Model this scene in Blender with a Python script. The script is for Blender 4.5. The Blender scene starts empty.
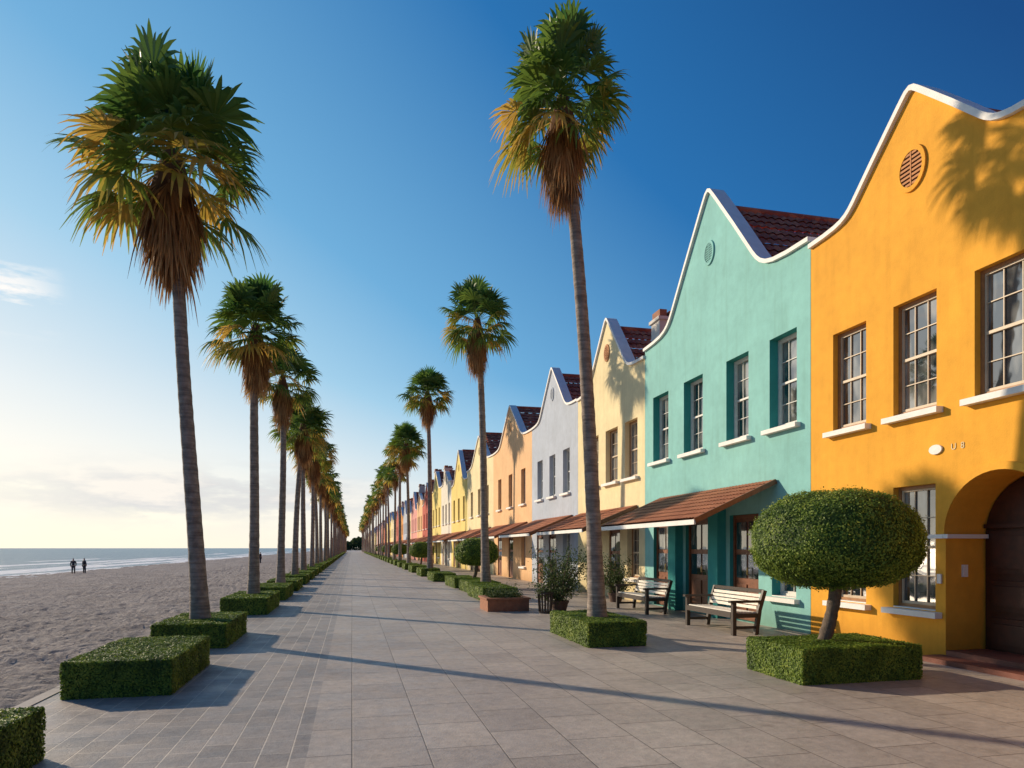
import bpy, math, random
from mathutils import Vector, Matrix, noise
from mathutils.geometry import tessellate_polygon
R = random.Random(7)
scene = bpy.context.scene
COL = scene.collection

# ------------------------------------------------------------ materials
def newmat(name):
    m = bpy.data.materials.new(name); m.use_nodes = True
    nt = m.node_tree; b = nt.nodes["Principled BSDF"]
    return m, nt, b
def N(nt, t, **kw):
    n = nt.nodes.new(t)
    for k, v in kw.items(): setattr(n, k, v)
    return n
def L(nt, a, b): nt.links.new(a, b)
def mixrgb(nt, fac, a, b, mode='MIX'):
    n = nt.nodes.new('ShaderNodeMixRGB'); n.blend_type = mode
    for i, s in enumerate((fac, a, b)):
        if hasattr(s, 'is_linked') or hasattr(s, 'links'): nt.links.new(s, n.inputs[i])
        else: n.inputs[i].default_value = s if i == 0 else (*s, 1)
    return n.outputs[0]
def ramp(nt, src, p0, c0, p1, c1):
    r = nt.nodes.new('ShaderNodeValToRGB')
    r.color_ramp.elements[0].position = p0; r.color_ramp.elements[0].color = (*c0, 1)
    r.color_ramp.elements[1].position = p1; r.color_ramp.elements[1].color = (*c1, 1)
    L(nt, src, r.inputs[0]); return r.outputs[0]
def pos(nt):
    return nt.nodes.new('ShaderNodeNewGeometry').outputs['Position']
def noise_n(nt, vec, scale, detail=4, rough=.55):
    n = nt.nodes.new('ShaderNodeTexNoise'); n.inputs['Scale'].default_value = scale
    n.inputs['Detail'].default_value = detail; n.inputs['Roughness'].default_value = rough
    L(nt, vec, n.inputs['Vector']); return n.outputs['Fac']
def bump(nt, b, h, strength, dist):
    n = nt.nodes.new('ShaderNodeBump'); n.inputs['Strength'].default_value = strength
    n.inputs['Distance'].default_value = dist
    L(nt, h, n.inputs['Height']); L(nt, n.outputs[0], b.inputs['Normal'])
def simple(name, col, rough=.6, var=.18, scale=6, bs=.3, bd=.01, metal=0):
    m, nt, b = newmat(name)
    p = pos(nt); n = noise_n(nt, p, scale, 4)
    c = ramp(nt, n, .3, tuple(x*(1-var) for x in col), .7, tuple(min(1, x*(1+var)) for x in col))
    L(nt, c, b.inputs['Base Color']); b.inputs['Roughness'].default_value = rough
    b.inputs['Metallic'].default_value = metal
    bump(nt, b, noise_n(nt, p, scale*8, 2), bs, bd)
    return m
def plaster(name, col):
    m, nt, b = newmat(name); p = pos(nt)
    n1 = noise_n(nt, p, .7, 5, .6); n2 = noise_n(nt, p, 5, 4, .6)
    c = ramp(nt, n1, .3, tuple(x*.88 for x in col), .7, tuple(min(1, x*1.05) for x in col))
    c2 = ramp(nt, n2, .3, (.9, .9, .9), .65, (1.0, 1.0, 1.0))
    c = mixrgb(nt, 1.0, c, c2, 'MULTIPLY')
    mp = N(nt, 'ShaderNodeMapping'); mp.inputs['Scale'].default_value = (1, 5, .35); L(nt, p, mp.inputs[0])
    st = ramp(nt, noise_n(nt, mp.outputs[0], 1.2, 4), .5, (1, 1, 1), .78, (.86, .84, .8))
    c = mixrgb(nt, .7, c, st, 'MULTIPLY')
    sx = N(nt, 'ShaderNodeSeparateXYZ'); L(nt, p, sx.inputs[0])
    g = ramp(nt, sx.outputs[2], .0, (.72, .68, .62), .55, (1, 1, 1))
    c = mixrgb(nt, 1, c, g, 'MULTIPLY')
    L(nt, c, b.inputs['Base Color']); b.inputs['Roughness'].default_value = .85
    b.inputs['Specular IOR Level'].default_value = .25
    bump(nt, b, noise_n(nt, p, 40, 4, .7), .35, .012)
    return m
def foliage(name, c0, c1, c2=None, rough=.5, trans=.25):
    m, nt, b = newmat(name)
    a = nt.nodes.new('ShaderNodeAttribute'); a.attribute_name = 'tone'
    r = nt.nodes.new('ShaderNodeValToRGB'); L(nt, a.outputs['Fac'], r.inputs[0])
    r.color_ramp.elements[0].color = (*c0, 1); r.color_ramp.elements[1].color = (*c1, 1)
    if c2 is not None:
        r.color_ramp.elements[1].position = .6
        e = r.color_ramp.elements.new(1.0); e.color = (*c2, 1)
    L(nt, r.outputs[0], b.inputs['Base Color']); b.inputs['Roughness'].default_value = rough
    b.inputs['Specular IOR Level'].default_value = .35
    t = nt.nodes.new('ShaderNodeBsdfTranslucent'); L(nt, r.outputs[0], t.inputs[0])
    mx = nt.nodes.new('ShaderNodeMixShader'); mx.inputs[0].default_value = trans
    L(nt, b.outputs[0], mx.inputs[1]); L(nt, t.outputs[0], mx.inputs[2])
    L(nt, mx.outputs[0], nt.nodes['Material Output'].inputs['Surface'])
    return m

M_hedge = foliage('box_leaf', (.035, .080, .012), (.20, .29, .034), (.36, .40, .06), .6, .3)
M_palm = foliage('palm_leaf', (.045, .13, .03), (.19, .27, .042), (.66, .40, .08), .42, .45)
M_dead = foliage('dead_palm_leaf', (.14, .06, .024), (.38, .19, .075), (.62, .38, .17), .8, .3)
M_shrub = foliage('shrub_leaf', (.02, .045, .014), (.09, .13, .035), (.17, .20, .07), .6, .3)
M_white = simple('white_painted_stone', (.82, .79, .74), .7, .07, 4)
M_wood = simple('brown_painted_wood', (.20, .07, .03), .45, .25, 9, .3, .004)
M_darkwood = simple('dark_door_wood', (.055, .014, .007), .5, .3, 9, .3, .004)
M_winwood = simple('window_brown_wood', (.32, .15, .055), .5, .2, 9, .3, .003)
M_sash = simple('window_tan_sash', (.56, .44, .30), .5, .1, 9, .2, .002)
M_winwhite = simple('window_white_paint', (.66, .65, .60), .5, .1, 9, .2, .002)
M_slat = simple('pale_bench_slat', (.82, .76, .66), .6, .10, 12, .3, .003)
M_iron = simple('dark_bench_frame', (.035, .022, .016), .5, .2, 12, .2, .002)
M_terra = simple('terracotta', (.30, .12, .06), .8, .2, 8, .4, .006)
M_pot = simple('dark_clay_pot', (.11, .06, .04), .8, .2, 8, .4, .006)
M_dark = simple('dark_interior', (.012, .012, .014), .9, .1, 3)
M_step = simple('red_stone_step', (.20, .065, .04), .6, .2, 5)
M_bark = simple('twisted_bark', (.15, .11, .08), .9, .35, 14, .8, .02)
M_brass = simple('brass', (.5, .34, .12), .35, .1, 20, .1, .001, 1)
M_chim = plaster('chimney_plaster', (.70, .65, .58))
M_skin = simple('skin', (.45, .26, .17), .6, .08)
M_cloth = simple('dark_cloth', (.03, .035, .05), .9, .2)
M_cloth2 = simple('grey_cloth', (.06, .055, .06), .9, .2)
M_hair = simple('dark_hair', (.02, .014, .01), .7, .2)

def mat_roof(name, a, bb):
    m, nt, b = newmat(name); p = pos(nt)
    v = N(nt, 'ShaderNodeTexVoronoi'); v.inputs['Scale'].default_value = 4.5; L(nt, p, v.inputs['Vector'])
    sx = N(nt, 'ShaderNodeSeparateXYZ'); L(nt, v.outputs['Color'], sx.inputs[0])
    c = ramp(nt, sx.outputs[0], 0, a, 1, bb)
    n = ramp(nt, noise_n(nt, p, 2.2, 5), .35, (.68, .62, .58), .7, (1, 1, 1))
    L(nt, mixrgb(nt, .8, c, n, 'MULTIPLY'), b.inputs['Base Color']); b.inputs['Roughness'].default_value = .8
    bump(nt, b, noise_n(nt, p, 30, 3), .4, .01); return m
M_roof = mat_roof('clay_roof_tile', (.42, .08, .038), (.70, .20, .09))
M_awn = mat_roof('awning_clay_tile', (.46, .16, .075), (.60, .235, .11))

def mat_glass():
    m, nt, b = newmat('window_glass'); p = pos(nt)
    mp = N(nt, 'ShaderNodeMapping'); mp.inputs['Scale'].default_value = (1, 1.6, .7); L(nt, p, mp.inputs[0])
    c = ramp(nt, noise_n(nt, mp.outputs[0], 1.2, 3), .46, (.015, .022, .03), .60, (.26, .26, .24))
    L(nt, c, b.inputs['Base Color']); b.inputs['Roughness'].default_value = .03
    b.inputs['Specular IOR Level'].default_value = 1.0; b.inputs['IOR'].default_value = 2.0
    bump(nt, b, noise_n(nt, p, 2.0, 2), .10, .03); return m
M_glass = mat_glass()

def mat_trunk():
    m, nt, b = newmat('palm_trunk_bark')
    tc = N(nt, 'ShaderNodeTexCoord'); o = tc.outputs['Object']
    n = noise_n(nt, o, 7, 5, .65)
    c = ramp(nt, n, .3, (.20, .15, .12), .7, (.42, .34, .275))
    mp = N(nt, 'ShaderNodeMapping'); mp.inputs['Scale'].default_value = (1.2, 1.2, 16); L(nt, o, mp.inputs[0])
    rg = noise_n(nt, mp.outputs[0], 1.4, 4, .6)
    c = mixrgb(nt, .7, c, ramp(nt, rg, .4, (.5, .48, .46), .6, (1, 1, 1)), 'MULTIPLY')
    L(nt, c, b.inputs['Base Color']); b.inputs['Roughness'].default_value = .9
    bump(nt, b, rg, .6, .03); return m
M_trunk = mat_trunk()

def mat_pave():
    m, nt, b = newmat('promenade_paving'); p = pos(nt)
    sx = N(nt, 'ShaderNodeSeparateXYZ'); L(nt, p, sx.inputs[0])
    cb = N(nt, 'ShaderNodeCombineXYZ'); L(nt, sx.outputs[1], cb.inputs[0]); L(nt, sx.outputs[0], cb.inputs[1])
    def br(w, h, mort, off, c1, c2, cm):
        n = N(nt, 'ShaderNodeTexBrick'); n.offset = off
        n.inputs['Scale'].default_value = 1; n.inputs['Brick Width'].default_value = w
        n.inputs['Row Height'].default_value = h; n.inputs['Mortar Size'].default_value = mort
        n.inputs['Mortar Smooth'].default_value = .3
        n.inputs['Color1'].default_value = (*c1, 1); n.inputs['Color2'].default_value = (*c2, 1); n.inputs['Mortar'].default_value = (*cm, 1)
        L(nt, cb.outputs[0], n.inputs['Vector']); return n
    A = br(.36, .24, .007, .5, (.30, .265, .24), (.42, .37, .33), (.55, .49, .42))
    B = br(.80, .60, .007, .5, (.42, .36, .31), (.52, .45, .385), (.21, .175, .15))
    g = N(nt, 'ShaderNodeMath', operation='GREATER_THAN'); L(nt, sx.outputs[0], g.inputs[0]); g.inputs[1].default_value = -.35
    c = mixrgb(nt, g.outputs[0], A.outputs[0], B.outputs[0])
    n1 = ramp(nt, noise_n(nt, p, .45, 6, .65), .3, (.72, .71, .72), .7, (1.06, 1.05, 1.03))
    n2 = ramp(nt, noise_n(nt, p, 9, 5, .7), .3, (.76, .76, .76), .65, (1.06, 1.06, 1.05))
    c = mixrgb(nt, 1, c, n1, 'MULTIPLY'); c = mixrgb(nt, 1, c, n2, 'MULTIPLY')
    stn = ramp(nt, noise_n(nt, p, 1.7, 6, .75), .58, (1, 1, 1), .72, (.68, .66, .64))
    c = mixrgb(nt, .8, c, stn, 'MULTIPLY')
    L(nt, c, b.inputs['Base Color'])
    r = ramp(nt, noise_n(nt, p, 2.5, 4), .3, (.36,)*3, .7, (.62,)*3); L(nt, r, b.inputs['Roughness'])
    hm = mixrgb(nt, g.outputs[0], A.outputs['Fac'], B.outputs['Fac'])
    inv = N(nt, 'ShaderNodeMath', operation='MULTIPLY_ADD'); L(nt, hm, inv.inputs[0]); inv.inputs[1].default_value = -1
    L(nt, noise_n(nt, p, 25, 5, .7), inv.inputs[2])
    bump(nt, b, inv.outputs[0], .6, .009); return m
M_pave = mat_pave()

def mat_sand():
    m, nt, b = newmat('beach_sand'); p = pos(nt)
    c = ramp(nt, noise_n(nt, p, .5, 6, .65), .3, (.30, .265, .245), .7, (.44, .395, .365))
    c = mixrgb(nt, 1, c, ramp(nt, noise_n(nt, p, 18, 5, .7), .3, (.70, .70, .73), .7, (1.1, 1.1, 1.1)), 'MULTIPLY')
    L(nt, c, b.inputs['Base Color']); b.inputs['Roughness'].default_value = .95
    b.inputs['Specular IOR Level'].default_value = .1
    v = N(nt, 'ShaderNodeTexVoronoi'); v.feature = 'SMOOTH_F1'; v.inputs['Scale'].default_value = 6.5; L(nt, p, v.inputs['Vector'])
    ad = N(nt, 'ShaderNodeMath', operation='ADD'); L(nt, v.outputs['Distance'], ad.inputs[0]); L(nt, noise_n(nt, p, 13, 5, .7), ad.inputs[1])
    bump(nt, b, ad.outputs[0], 1.0, .085); return m
M_sand = mat_sand()

def mat_sea():
    m, nt, b = newmat('sea_water'); p = pos(nt)
    sx = N(nt, 'ShaderNodeSeparateXYZ'); L(nt, p, sx.inputs[0])
    mp = N(nt, 'ShaderNodeMapping'); mp.inputs['Scale'].default_value = (.5, .03, 1); L(nt, p, mp.inputs[0])
    f = noise_n(nt, mp.outputs[0], .35, 6, .62)
    mr = N(nt, 'ShaderNodeMapRange'); L(nt, sx.outputs[0], mr.inputs[0])
    mr.inputs[1].default_value = -85; mr.inputs[2].default_value = -29; mr.inputs[3].default_value = -.12; mr.inputs[4].default_value = .10
    ad = N(nt, 'ShaderNodeMath', operation='ADD'); L(nt, f, ad.inputs[0]); L(nt, mr.outputs[0], ad.inputs[1])
    foam = ramp(nt, ad.outputs[0], .57, (0, 0, 0), .62, (1, 1, 1))
    L(nt, mixrgb(nt, foam, (.03, .12, .19), (.82, .84, .86)), b.inputs['Base Color'])
    L(nt, ramp(nt, foam, 0, (.28,)*3, 1, (.8,)*3), b.inputs['Roughness'])
    b.inputs['Specular IOR Level'].default_value = .4
    mp2 = N(nt, 'ShaderNodeMapping'); mp2.inputs['Scale'].default_value = (.6, .15, 1); L(nt, p, mp2.inputs[0])
    bump(nt, b, noise_n(nt, mp2.outputs[0], 1.2, 7, .6), 1.0, 1.2); return m
M_sea = mat_sea()

# ------------------------------------------------------------ mesh builder
class MB:
    def __init__(s): s.v = []; s.f = []; s.t = []; s.m = []
    def poly(s, pts, tone=0., mi=0):
        n = len(s.v); s.v.extend(tuple(p) for p in pts); s.f.append(tuple(range(n, n+len(pts)))); s.t.append(tone); s.m.append(mi)
    def box(s, x0, x1, y0, y1, z0, z1, tone=0., mi=0):
        n = len(s.v)
        s.v.extend([(x0,y0,z0),(x1,y0,z0),(x1,y1,z0),(x0,y1,z0),(x0,y0,z1),(x1,y0,z1),(x1,y1,z1),(x0,y1,z1)])
        for f in ((0,3,2,1),(4,5,6,7),(0,1,5,4),(1,2,6,5),(2,3,7,6),(3,0,4,7)):
            s.f.append(tuple(n+i for i in f)); s.t.append(tone); s.m.append(mi)
    def beam(s, a, b, w, h, tone=0., mi=0):
        a = Vector(a); b = Vector(b); d = (b-a).normalized()
        up = Vector((0,0,1)) if abs(d.z) < .95 else Vector((0,1,0))
        sd = d.cross(up).normalized()*w/2; u = sd.cross(d).normalized()*h/2
        n = len(s.v)
        for p in (a, b):
            for q in (p-sd-u, p+sd-u, p+sd+u, p-sd+u): s.v.append(tuple(q))
        for f in ((0,1,2,3),(7,6,5,4),(0,4,5,1),(1,5,6,2),(2,6,7,3),(3,7,4,0)):
            s.f.append(tuple(n+i for i in f)); s.t.append(tone); s.m.append(mi)
    def tube(s, pts, rads, seg=10, tone=0., mi=0, cap=True):
        n = len(s.v); k = len(pts)
        pts = [Vector(p) for p in pts]
        for i, p in enumerate(pts):
            d = (pts[min(i+1, k-1)]-pts[max(i-1, 0)]).normalized()
            up = Vector((0,1,0)) if abs(d.z) > .5 else Vector((0,0,1))
            a = d.cross(up).normalized(); b = a.cross(d).normalized()
            for j in range(seg):
                an = 2*math.pi*j/seg
                s.v.append(tuple(p+(a*math.cos(an)+b*math.sin(an))*rads[i]))
        for i in range(k-1):
            for j in range(seg):
                j2 = (j+1) % seg
                s.f.append((n+i*seg+j, n+i*seg+j2, n+(i+1)*seg+j2, n+(i+1)*seg+j)); s.t.append(tone); s.m.append(mi)
        if cap:
            s.f.append(tuple(n+j for j in range(seg))); s.t.append(tone); s.m.append(mi)
            s.f.append(tuple(n+(k-1)*seg+j for j in range(seg))); s.t.append(tone); s.m.append(mi)
    def mesh(s, name, mats, off=(0,0,0), smooth=False, recalc=False):
        me = bpy.data.meshes.new(name)
        ox, oy, oz = off
        me.from_pydata([(x-ox, y-oy, z-oz) for x, y, z in s.v], [], s.f)
        for m in mats: me.materials.append(m)
        me.polygons.foreach_set('material_index', s.m)
        a = me.attributes.new('tone', 'FLOAT', 'FACE'); a.data.foreach_set('value', s.t)
        if smooth: me.polygons.foreach_set('use_smooth', [True]*len(s.f))
        if recalc:
            import bmesh
            bm = bmesh.new(); bm.from_mesh(me); bmesh.ops.remove_doubles(bm, verts=bm.verts, dist=.0005)
            bmesh.ops.recalc_face_normals(bm, faces=bm.faces); bm.to_mesh(me); bm.free()
        me.update(); return me
def put(name, data, parent=None, loc=(0,0,0), rot=(0,0,0), scale=(1,1,1), label=None, cat=None, group=None, kind=None):
    o = bpy.data.objects.new(name, data); COL.objects.link(o)
    o.location = loc; o.rotation_euler = rot; o.scale = scale
    if parent: o.parent = parent
    if label: o['label'] = label
    if cat: o['category'] = cat
    if group: o['group'] = group
    if kind: o['kind'] = kind
    return o

# ------------------------------------------------------------ ground
mb = MB(); mb.poly([(-400,-400,-1.4),(4000,-400,-1.4),(4000,4000,-1.4),(-400,4000,-1.4)])
put('ground', mb.mesh('ground', [M_sand]), kind='structure')
mb = MB(); mb.box(-3.25, 30, -12, 700, -.4, 0)
put('promenade_pavement', mb.mesh('promenade', [M_pave]), kind='structure')
mb = MB()
y = -6
M_kerb = simple('kerb_stone', (.36, .32, .29), .8, .12, 3)
while y < 260:
    mb.box(-3.40, -3.253, y+.01, y+.99, -.4, .012+R.uniform(-.004,.004)); y += 1.0
put('promenade_kerb', mb.mesh('kerb', [M_kerb]), kind='structure')
def sandz(x, y):
    t = (-3.3-x)/25.0
    z = -.08-.78*max(0, t)**1.1
    a = min(1, max(.12, (-3.3-x)/.8+.2))
    z += a*(noise.noise((x*.35, y*.35, 0))*.08+noise.noise((x*1.3, y*1.3, 3))*.06-abs(noise.noise((x*3.4, y*3.4, 5)))*.11+noise.noise((x*8, y*8, 9))*.04)
    return z
xs = []; x = -3.28
while x > -38:
    xs.append(x); x -= .075 if x > -12 else .16
ys = []; y = 2.0
while y < 1500:
    ys.append(y); y += max(.075, .075*(y/12.0)**1.3)
mb = MB()
for yy in ys:
    for xx in xs: mb.v.append((xx, yy, sandz(xx, yy)))
nx = len(xs)
for j in range(len(ys)-1):
    for i in range(nx-1):
        mb.f.append((j*nx+i, (j+1)*nx+i, (j+1)*nx+i+1, j*nx+i+1))
mb.t = [0.]*len(mb.f); mb.m = [0]*len(mb.f)
me = mb.mesh('beach', [M_sand], smooth=True); me.flip_normals()
put('beach_sand', me, kind='structure')
mb = MB()
mb.poly([(-26,-400,-.90),(-26,5000,-.90),(-6000,5000,-.90),(-6000,-400,-.90)])
me = mb.mesh('sea', [M_sea]); put('sea_water', me, kind='structure')

# ------------------------------------------------------------ palms
def fan(mb, o, az, el, pet, bl, spread, nl, droop, tone, rr, narrow=1.0, grav=.25, pw=.016, face=0.0):
    f = Vector((math.cos(az)*math.cos(el), math.sin(az)*math.cos(el), math.sin(el)))
    s = Vector((-math.sin(az), math.cos(az), 0))
    p = Vector(o); seg = 3
    for i in range(seg):
        q = p+f*pet/seg; w = s*pw; u = s.cross(f)*pw*.7
        mb.poly([p-w, p+u, q+u*.8, q-w*.8], min(1, tone+.15)); mb.poly([p+u, p+w, q+w*.8, q+u*.8], min(1, tone+.15))
        p = q; f = (f+Vector((0,0,-1))*droop/seg).normalized()
    u = s.cross(f).normalized()
    roll = rr.uniform(-.5, .5); s2 = (s*math.cos(roll)+u*math.sin(roll)); u = s2.cross(f).normalized(); s = s2
    f = (f*math.cos(face)-u*math.sin(face)).normalized(); u = s.cross(f).normalized()
    da = spread/nl
    for k in range(nl):
        ph = -spread/2+da*(k+.5)
        d = f*math.cos(ph)+s*math.sin(ph)
        side = (-f*math.sin(ph)+s*math.cos(ph))
        Lk = bl*(.78+.22*math.cos(ph*.7))*rr.uniform(.88, 1.06)
        g = grav*rr.uniform(.6, 1.5)
        tt = min(1, max(0, tone+rr.uniform(-.10, .10)))
        prev = None
        for t, wf in ((.03, .03), (.55, .55), (.80, .30), (1.0, .04)):
            w = side*(da*.58*Lk*wf*narrow)
            c = p+d*Lk*t+u*(.10*Lk*t*(1-t))+Vector((0,0,-1))*g*Lk*t*t*t
            lift = u*(.25*w.length)*(1 if k % 2 else -1)
            cur = (c-w-lift, c+w+lift)
            if prev: mb.poly([prev[0], prev[1], cur[1], cur[0]], min(1, tt+(.15 if t == 1.0 else 0)))
            prev = cur
def crown_mesh(seed, nf=60, nl=20):
    rr = random.Random(seed); mb = MB()
    for i in range(nf):
        q = (i+.5)/nf
        az = i*2.39996+rr.uniform(-.25, .25)
        if q < .22: el = rr.uniform(50, 88); pet = rr.uniform(.35, 1.0); fc = .1
        elif q < .62: el = 62-105*(q-.22)+rr.uniform(-8, 8); pet = rr.uniform(.62, 1.12); fc = .3
        else: el = 16-105*(q-.62)+rr.uniform(-9, 8); pet = rr.uniform(.70, 1.12); fc = .6
        tone = .06+.36*q+rr.uniform(-.10, .20)
        if q > .62 and rr.random() < .34: tone = rr.uniform(.6, 1.0)
        fan(mb, (0,0,rr.uniform(-.08,.12)-.35*q), az, math.radians(el), pet, rr.uniform(.70,.90), math.radians(rr.uniform(165,235)), nl, .15+.40*q, tone, rr, 1.0, .14+.45*q, face=fc*rr.uniform(.6,1.3))
    return mb.mesh('palm_crown_%d' % seed, [M_palm])
def skirt_mesh(seed, n=130):
    rr = random.Random(seed); mb = MB()
    for i in range(n):
        q = (i+.5)/n; az = i*2.39996+rr.uniform(-.3,.3)
        z = -.30-.95*q+rr.uniform(-.08,.08)
        sh = .08+.20*math.sin(math.pi*min(1, .1+q*.85))
        el = math.radians(-44-38*q+rr.uniform(-14, 12))
        fan(mb, (sh*.7*math.cos(az), sh*.7*math.sin(az), z), az, el, rr.uniform(.05,.28), rr.uniform(.34,.60), math.radians(rr.uniform(40,95)), 8, .6, min(1, max(0, rr.gauss(.5,.28))), rr, .75, .6)
    pts = [(0,0,.0-.14*i) for i in range(12)]
    rad = [.12,.16,.20,.25,.29,.31,.31,.29,.25,.21,.17,.13]
    mb.tube(pts, rad, 12, .15)
    return mb.mesh('palm_skirt_%d' % seed, [M_dead])
def trunk_mesh(h, lean, r0, seed, leany=0):
    rr = random.Random(seed); mb = MB(); pts = []; rads = []
    n = int(h/.13); ph = rr.uniform(0, 6)
    for i in range(n+1):
        t = i/n
        pts.append((lean*(t**1.25)+.07*math.sin(t*4+ph)*t, leany*t+.04*math.sin(t*5+ph), h*t))
        r = r0*(1-.36*t**.8)+.09*math.exp(-t*16)
        rads.append(r*(1+(.025 if i % 2 else -.02)+rr.uniform(-.015,.015)))
    rads[0] *= 1.1
    mb.tube(pts, rads, 14)
    top = pts[-1]
    return mb.mesh('palm_trunk_%d' % seed, [M_trunk], smooth=True), top
crowns = [crown_mesh(11+i) for i in range(4)]
crowns_lo = [crown_mesh(21+i, 46, 10) for i in range(2)]
skirts = [skirt_mesh(31+i) for i in range(3)]
skirt_lo = skirt_mesh(41, 50)
def palm(x, y, hz, lean, cs, cz, i, r0=.165, tr=None, label=None, ss=1.0):
    e = put('palm_tree', None, loc=(x, y, 0), label=label or 'tall fan palm with brown skirt rising from clipped hedge', cat='palm tree', group='rows of fan palms along the promenade')
    e.empty_display_size = .3
    if tr is None:
        me, top = trunk_mesh(hz, lean, r0, 50+i); put('trunk', me, e)
    else:
        me, top = tr; k = hz/top[2]; put('trunk', me, e, scale=(1,1,k)); top = (top[0], top[1], hz)
    put('crown', crowns[i % 4] if y < 60 else crowns_lo[i % 2], e, loc=top, rot=(0,0,i*1.3), scale=(cs, cs, cz))
    put('dead_frond_skirt', skirts[i % 3] if y < 60 else skirt_lo, e, loc=top, rot=(0,0,i*.9), scale=(cs*ss, cs*ss, cz*1.08))
palm(-2.6, 13.0, 8.6, -.52, 1.02, 1.12, 0, .145, label='large fan palm with shaggy brown skirt in clipped hedge', ss=1.15)
palm(-2.6, 19.5, 7.65, .12, .84, .88, 1, .145)
palm(-2.6, 26.8, 8.05, .10, .84, .86, 2, .145)
palm(-2.6, 33.3, 7.45, .30, .90, .88, 3, .15)
palm(4.31, 11.6, 9.65, -.60, .76, .93, 5, .145, label='very tall slender fan palm leaning over square hedge', ss=1.15)
palm(4.76, 24.5, 10.0, -.30, .84, .96, 6, .16)
palm(4.45, 40.0, 10.8, -.1, 1.0, .98, 7, .16)
farT = [trunk_mesh(8, .2, .15, 90), trunk_mesh(8, -.15, .15, 91), trunk_mesh(8, .05, .16, 92)]
y = 40.0; i = 8
while y < 330:
    palm(-2.6+R.uniform(-.08,.08), y, R.uniform(7.3, 8.5), 0, R.uniform(.84,.98), R.uniform(.85,1.0), i, tr=farT[i % 3]); i += 1
    y += 6.7+R.uniform(-.4,.4)
y = 56.0
while y < 330:
    palm(4.45+R.uniform(-.1,.1), y, R.uniform(9.8, 11.6), 0, R.uniform(1.0,1.15), R.uniform(.95,1.1), i, tr=farT[i % 3]); i += 1
    y += 9.5+R.uniform(-1,1)

# ------------------------------------------------------------ hedges
def leaf(mb, p, n, size, rr, tone, tilt=.7):
    t = Vector((rr.uniform(-1,1), rr.uniform(-1,1), rr.uniform(-1,1)))
    n2 = (n+t*tilt).normalized(); a = n2.orthogonal().normalized()
    th = rr.random()*6.283
    a = (a*math.cos(th)+n2.cross(a)*math.sin(th)).normalized(); b = n2.cross(a)
    a *= size; b *= size*.6
    mb.poly([p-a, p+b, p+a, p-b], tone)
def hedge_mesh(w, l, h, dens, size, seed):
    rr = random.Random(seed); mb = MB()
    i = .02
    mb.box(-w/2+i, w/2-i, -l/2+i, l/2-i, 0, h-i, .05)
    rc = .035
    faces = [('z', w*l), ('x-', l*h), ('x+', l*h), ('y-', w*h), ('y+', w*h)]
    for nm, area in faces:
        for _ in range(int(area*dens)):
            a = rr.random(); b = rr.random(); d = rr.uniform(-.020, .005)
            if rr.random() < .03: d += .015
            if nm == 'z': p = Vector(((a-.5)*w, (b-.5)*l, h)); n = Vector((0,0,1))
            elif nm == 'x-': p = Vector((-w/2, (a-.5)*l, b*h)); n = Vector((-1,0,0))
            elif nm == 'x+': p = Vector((w/2, (a-.5)*l, b*h)); n = Vector((1,0,0))
            elif nm == 'y-': p = Vector(((a-.5)*w, -l/2, b*h)); n = Vector((0,-1,0))
            else: p = Vector(((a-.5)*w, l/2, b*h)); n = Vector((0,1,0))
            cx = max(0, abs(p.x)-(w/2-rc)); cy = max(0, abs(p.y)-(l/2-rc)); cz = max(0, p.z-(h-rc))
            k = (cx > 0)+(cy > 0)+(cz > 0)
            if k >= 2:
                e = math.sqrt(cx*cx+cy*cy+cz*cz)
                if e > rc:
                    s = rc/e
                    p.x -= math.copysign(cx*(1-s), p.x) if cx else 0
                    p.y -= math.copysign(cy*(1-s), p.y) if cy else 0
                    p.z -= cz*(1-s)
            lump = noise.noise((p.x*3+seed, p.y*3, p.z*3))
            p += n*(d+lump*.018)
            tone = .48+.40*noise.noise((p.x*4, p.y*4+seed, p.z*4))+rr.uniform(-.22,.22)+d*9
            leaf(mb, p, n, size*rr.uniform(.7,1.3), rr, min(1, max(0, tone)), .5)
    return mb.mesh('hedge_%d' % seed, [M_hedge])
HG = 'clipped box hedges along the promenade'
HL = 'low rectangular clipped green hedge on the paving'
hA = hedge_mesh(1.12, 2.1, .41, 6500, .014, 1)
put('box_hedge', hA, loc=(-2.9, 5.0, 0), label=HL, cat='hedge', group=HG)
put('box_hedge', hA, loc=(-2.52, 9.35, 0), rot=(0,0,math.pi), label=HL, cat='hedge', group=HG)
hB = hedge_mesh(1.15, 2.2, .41, 4200, .0175, 2)
PL = 'low clipped green hedge around a palm trunk base'
put('box_hedge', hB, loc=(-2.58, 13.1, 0), label=PL, cat='hedge', group=HG)
hC = hedge_mesh(1.1, 2.9, .42, 2000, .024, 3)
put('box_hedge', hC, loc=(-2.58, 19.2, 0), label=PL, cat='hedge', group=HG)
put('box_hedge', hC, loc=(-2.58, 23.9, 0), rot=(0,0,math.pi), label=HL, cat='hedge', group=HG)
hD = hedge_mesh(1.1, 2.9, .42, 500, .045, 4)
y = 28.6; k = 0
while y < 230:
    put('box_hedge', hD, loc=(-2.58, y, 0), rot=(0,0,math.pi*(k % 2)), scale=(1,1,R.uniform(.92,1.1)), label=HL, cat='hedge', group=HG); y += 4.8; k += 1
put('box_hedge', hedge_mesh(1.05, 2.2, .42, 4600, .017, 5), loc=(4.30, 11.75, 0), label='square clipped hedge around tall palm trunk base', cat='hedge', group=HG)
put('box_hedge', hC, loc=(4.45, 22.0, 0), label=HL, cat='hedge', group=HG)
put('box_hedge', hC, loc=(4.66, 25.4, 0), label=PL, cat='hedge', group=HG)
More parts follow.
